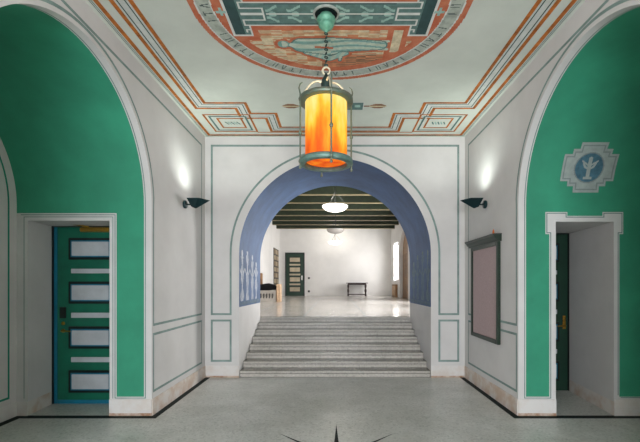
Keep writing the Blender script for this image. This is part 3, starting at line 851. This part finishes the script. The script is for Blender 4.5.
mb = MB(); mb.box(-.118, 0, ya - .01, yb_ + .01, z1 + .09, z1 + .10, 'doordark'); mb.build('cornice_cap', nb)
mb = MB(); mb.lathe([(0, 0), (.016, 0), (.015, .03), (.01, .06), (0, .085)], 'candle', 14)
oc = mb.build('candle_stub', None, (XW - .045, 5.94 + y0 + .14, 1.53 + z1 + .10)); tag(oc, 'tiny orange candle stub on top of the green notice board cornice', 'candle')

# ------------------------------------------------------------------ upper hall furniture
# pendant bowls
pr = None
def pendant(x, y, on, label):
    root = empty('pendant_lamp', (x, y, UH))
    r = .40; zt = BH - .70 - UH; 
    rim = CAMZ + 2.44 - UH
    mb = MB(); prof = [(r * sin(t), rim - .19 * cos(t)) for t in [pi / 2 * i / 12 for i in range(13)]] + [(r - .01, rim + .01)] + [((r - .015) * sin(t), rim - .175 * cos(t)) for t in [pi / 2 * (11 - i) / 12 for i in range(12)]]
    mb.lathe(prof, 'bowl_on' if on else 'bowl_dim', 40); mb.build('glass_bowl', root)
    mb = MB(); mb.tube([(0, 0, rim - .0), (0, 0, 0)], .012, 'black', 8)
    for k in range(3):
        a = k * 2 * pi / 3; mb.tube([(.39 * cos(a), .39 * sin(a), rim), (0, 0, rim + .45)], .005, 'black', 6)
    mb.build('rod', root)
    mb = MB(); mb.lathe([(0, -.08), (.05, -.06), (.07, -.0), (0, 0)], 'black', 16); mb.build('ceiling_cup', root)
    tag(root, label, 'pendant lamp', 'bowl lamps of the upper hall')
pendant(0, 12.5, True, 'big lit white bowl lamp nearest the arch in the upper hall')
pendant(.02, 17.9, False, 'dim grey bowl lamp in the middle of the upper hall ceiling')
pendant(0, 23.1, True, 'small looking lit bowl lamp close to the far wall')
# table
tb = empty('console_table', (1.315, 24.05, UZ)); tag(tb, 'dark wooden table with turned legs against the far white wall', 'table')
mb = MB(); mb.box(-.64, .64, -.3, .3, .755, .80, 'wood', .01); mb.build('tabletop', tb)
mb = MB(); mb.box(-.54, .54, -.23, -.20, .66, .755, 'wood'); mb.box(-.54, .54, .20, .23, .66, .755, 'wood'); mb.box(-.54, -.51, -.2, .2, .66, .755, 'wood'); mb.box(.51, .54, -.2, .2, .66, .755, 'wood'); mb.build('apron', tb)
prof = [(0, 0), (.045, 0), (.05, .03), (.035, .06), (.045, .08), (.045, .13), (.028, .15), (.03, .2), (.05, .26), (.058, .32), (.05, .38), (.028, .43), (.024, .47), (.04, .50), (.05, .56), (.05, .70), (0, .70)]
for i, (a, b) in enumerate(((-1, -1), (1, -1), (-1, 1), (1, 1))):
    if i == 0: mb = MB(); mb.lathe(prof, 'wood', 16); lg = mb.build('leg', tb, (a * .52, b * .21, 0))
    else: rep(lg, tb, (a * .52, b * .21, 0))
mb = MB(); mb.box(-.52, .52, -.235, -.185, .07, .12, 'wood', .005); mb.box(-.52, .52, .185, .235, .07, .12, 'wood', .005); mb.box(-.545, -.495, -.2, .2, .071, .121, 'wood', .005); mb.box(.495, .545, -.2, .2, .071, .121, 'wood', .005); mb.build('stretcher', tb)
# bench
bn = empty('bench', (-2.75, 16.2, UZ)); tag(bn, 'low pale bench with pierced front and wooden end posts in upper hall', 'bench')
mb = MB(); mb.box(-.55, .40, -.25, .25, 0, .08, 'stone', .01); mb.box(-.53, .38, -.22, .22, .08, .40, 'stone'); mb.box(-.56, .40, -.27, .27, .40, .46, 'stone', .01); mb.build('seat_base', bn)
for k in range(7):
    mb = MB(); x = -.47 + k * .115; mb.box(x, x + .05, -.226, -.215, .15, .34, 'iron', .004); mb.tube([(x + .05, -.224, .33), (x + .09, -.224, .28), (x + .06, -.224, .22)], .008, 'iron', 6); mb.build('pierced_slot', bn)
mb = MB(); mb.box(.42, .56, -.27, .27, 0, .72, 'postwood', .012); mb.build('end_panel', bn)
mb = MB(); mb.box(-.32, -.22, .16, .26, .46, 1.17, 'oak', .015); mb.build('back_post', bn)
bm = bmesh.new(); bmesh.ops.create_cube(bm, size=1); bmesh.ops.subdivide_edges(bm, edges=bm.edges[:], cuts=5, use_grid_fill=True)
for v in bm.verts:
    x, y, z = v.co
    v.co = Vector((x * .94 * (1 - .35 * (2 * z) ** 4 * .2), y * .34 * (1 - .12 * (2 * abs(z)) ** 2), (z * .26) * (1 - .35 * (abs(2 * x)) ** 6) + (.03 * sin(x * 9) + .02 * cos(y * 12 + x * 4)) * (z + .5)))
bmesh.ops.smooth_vert(bm, verts=bm.verts, factor=.5, use_axis_x=True, use_axis_y=True, use_axis_z=True)
zm = min(v.co.z for v in bm.verts)
for v in bm.verts: v.co.z -= zm
mb = MB(); mb.bm(bm, 'cushion', None, True)
cu = mb.build('cushion', None, (-2.83, 16.14, UZ + .463)); tag(cu, 'plump black cushion lying along the pale bench', 'cushion')
# small brown cabinet under the far right window
wc = empty('radiator_cover', (UXR - .07, 22.55, UZ)); tag(wc, 'low brown wooden cover under the far window', 'radiator cover')
mb = MB(); mb.box(-.05, .07, -.65, .65, 0, .70, 'oak', .01); mb.build('case', wc)
mb = MB()
for k in range(10): mb.box(-.06, -.05, -.6 + k * .125, -.53 + k * .125, .08, .62, 'postwood')
mb.build('slats', wc)
# wall sockets on the far wall
for z, lab in ((CAMZ + .36, 'black light switch beside the far green door'), (CAMZ - .45, 'black socket low on the far wall beside the green door')):
    mb = MB(); mb.box(-.06, .06, -.02, 0, -.06, .06, 'black', .005); o = mb.build('wall_switch', None, (-1.6, YU, z)); tag(o, lab, 'switch', 'switches on the far wall')

# ------------------------------------------------------------------ light
def area(name, loc, rot, sx, sy, e, col=(1, 1, 1)):
    l = bpy.data.lights.new(name, 'AREA'); l.shape = 'RECTANGLE'; l.size = sx; l.size_y = sy; l.energy = e; l.color = col
    o = bpy.data.objects.new(name, l); C.objects.link(o); o.location = loc; o.rotation_euler = rot; return o
area('entrance_daylight', (0, YF - .12, 1.5), (R_(62), 0, 0), 2.4, 2.7, 660, (.93, .95, 1.0))
for i, (a, b) in enumerate(WIN):
    area('window_daylight', (UXR + .35, (a + b) / 2, (wz0 + wz1) / 2), (0, R_(90), 0), wz1 - wz0, b - a, [540, 540, 240][i], (1, .985, .97))  # the nearer two shine through the added windows
for y in (12.5, 23.1):
    l = bpy.data.lights.new('pendant_light', 'POINT'); l.energy = 60; l.color = (1, .95, .86); l.shadow_soft_size = .2
    o = bpy.data.objects.new('pendant_light', l); C.objects.link(o); o.location = (0, y, CAMZ + 2.62)
l = bpy.data.lights.new('lantern_light', 'POINT'); l.energy = 6; l.color = (1, .75, .45); l.shadow_soft_size = .1
o = bpy.data.objects.new('lantern_light', l); C.objects.link(o); o.location = (LX, LY, gt + .08)

w = bpy.data.worlds.new('world'); bpy.context.scene.world = w; w.use_nodes = True
bg = w.node_tree.nodes['Background']; sky = w.node_tree.nodes.new('ShaderNodeTexSky'); sky.sky_type = 'HOSEK_WILKIE'; sky.sun_direction = (.5, .3, .6); sky.turbidity = 4
w.node_tree.links.new(sky.outputs[0], bg.inputs[0]); bg.inputs[1].default_value = .5

sc = bpy.context.scene
sc.view_settings.view_transform = 'Standard'; sc.view_settings.look = 'None'; sc.view_settings.gamma = 1
sc.view_settings.exposure = 0; sc.view_settings.use_curve_mapping = False
sc.cycles.max_bounces = 12; sc.cycles.diffuse_bounces = 8; sc.cycles.use_denoising = True
sc.cycles.sample_clamp_indirect = 6
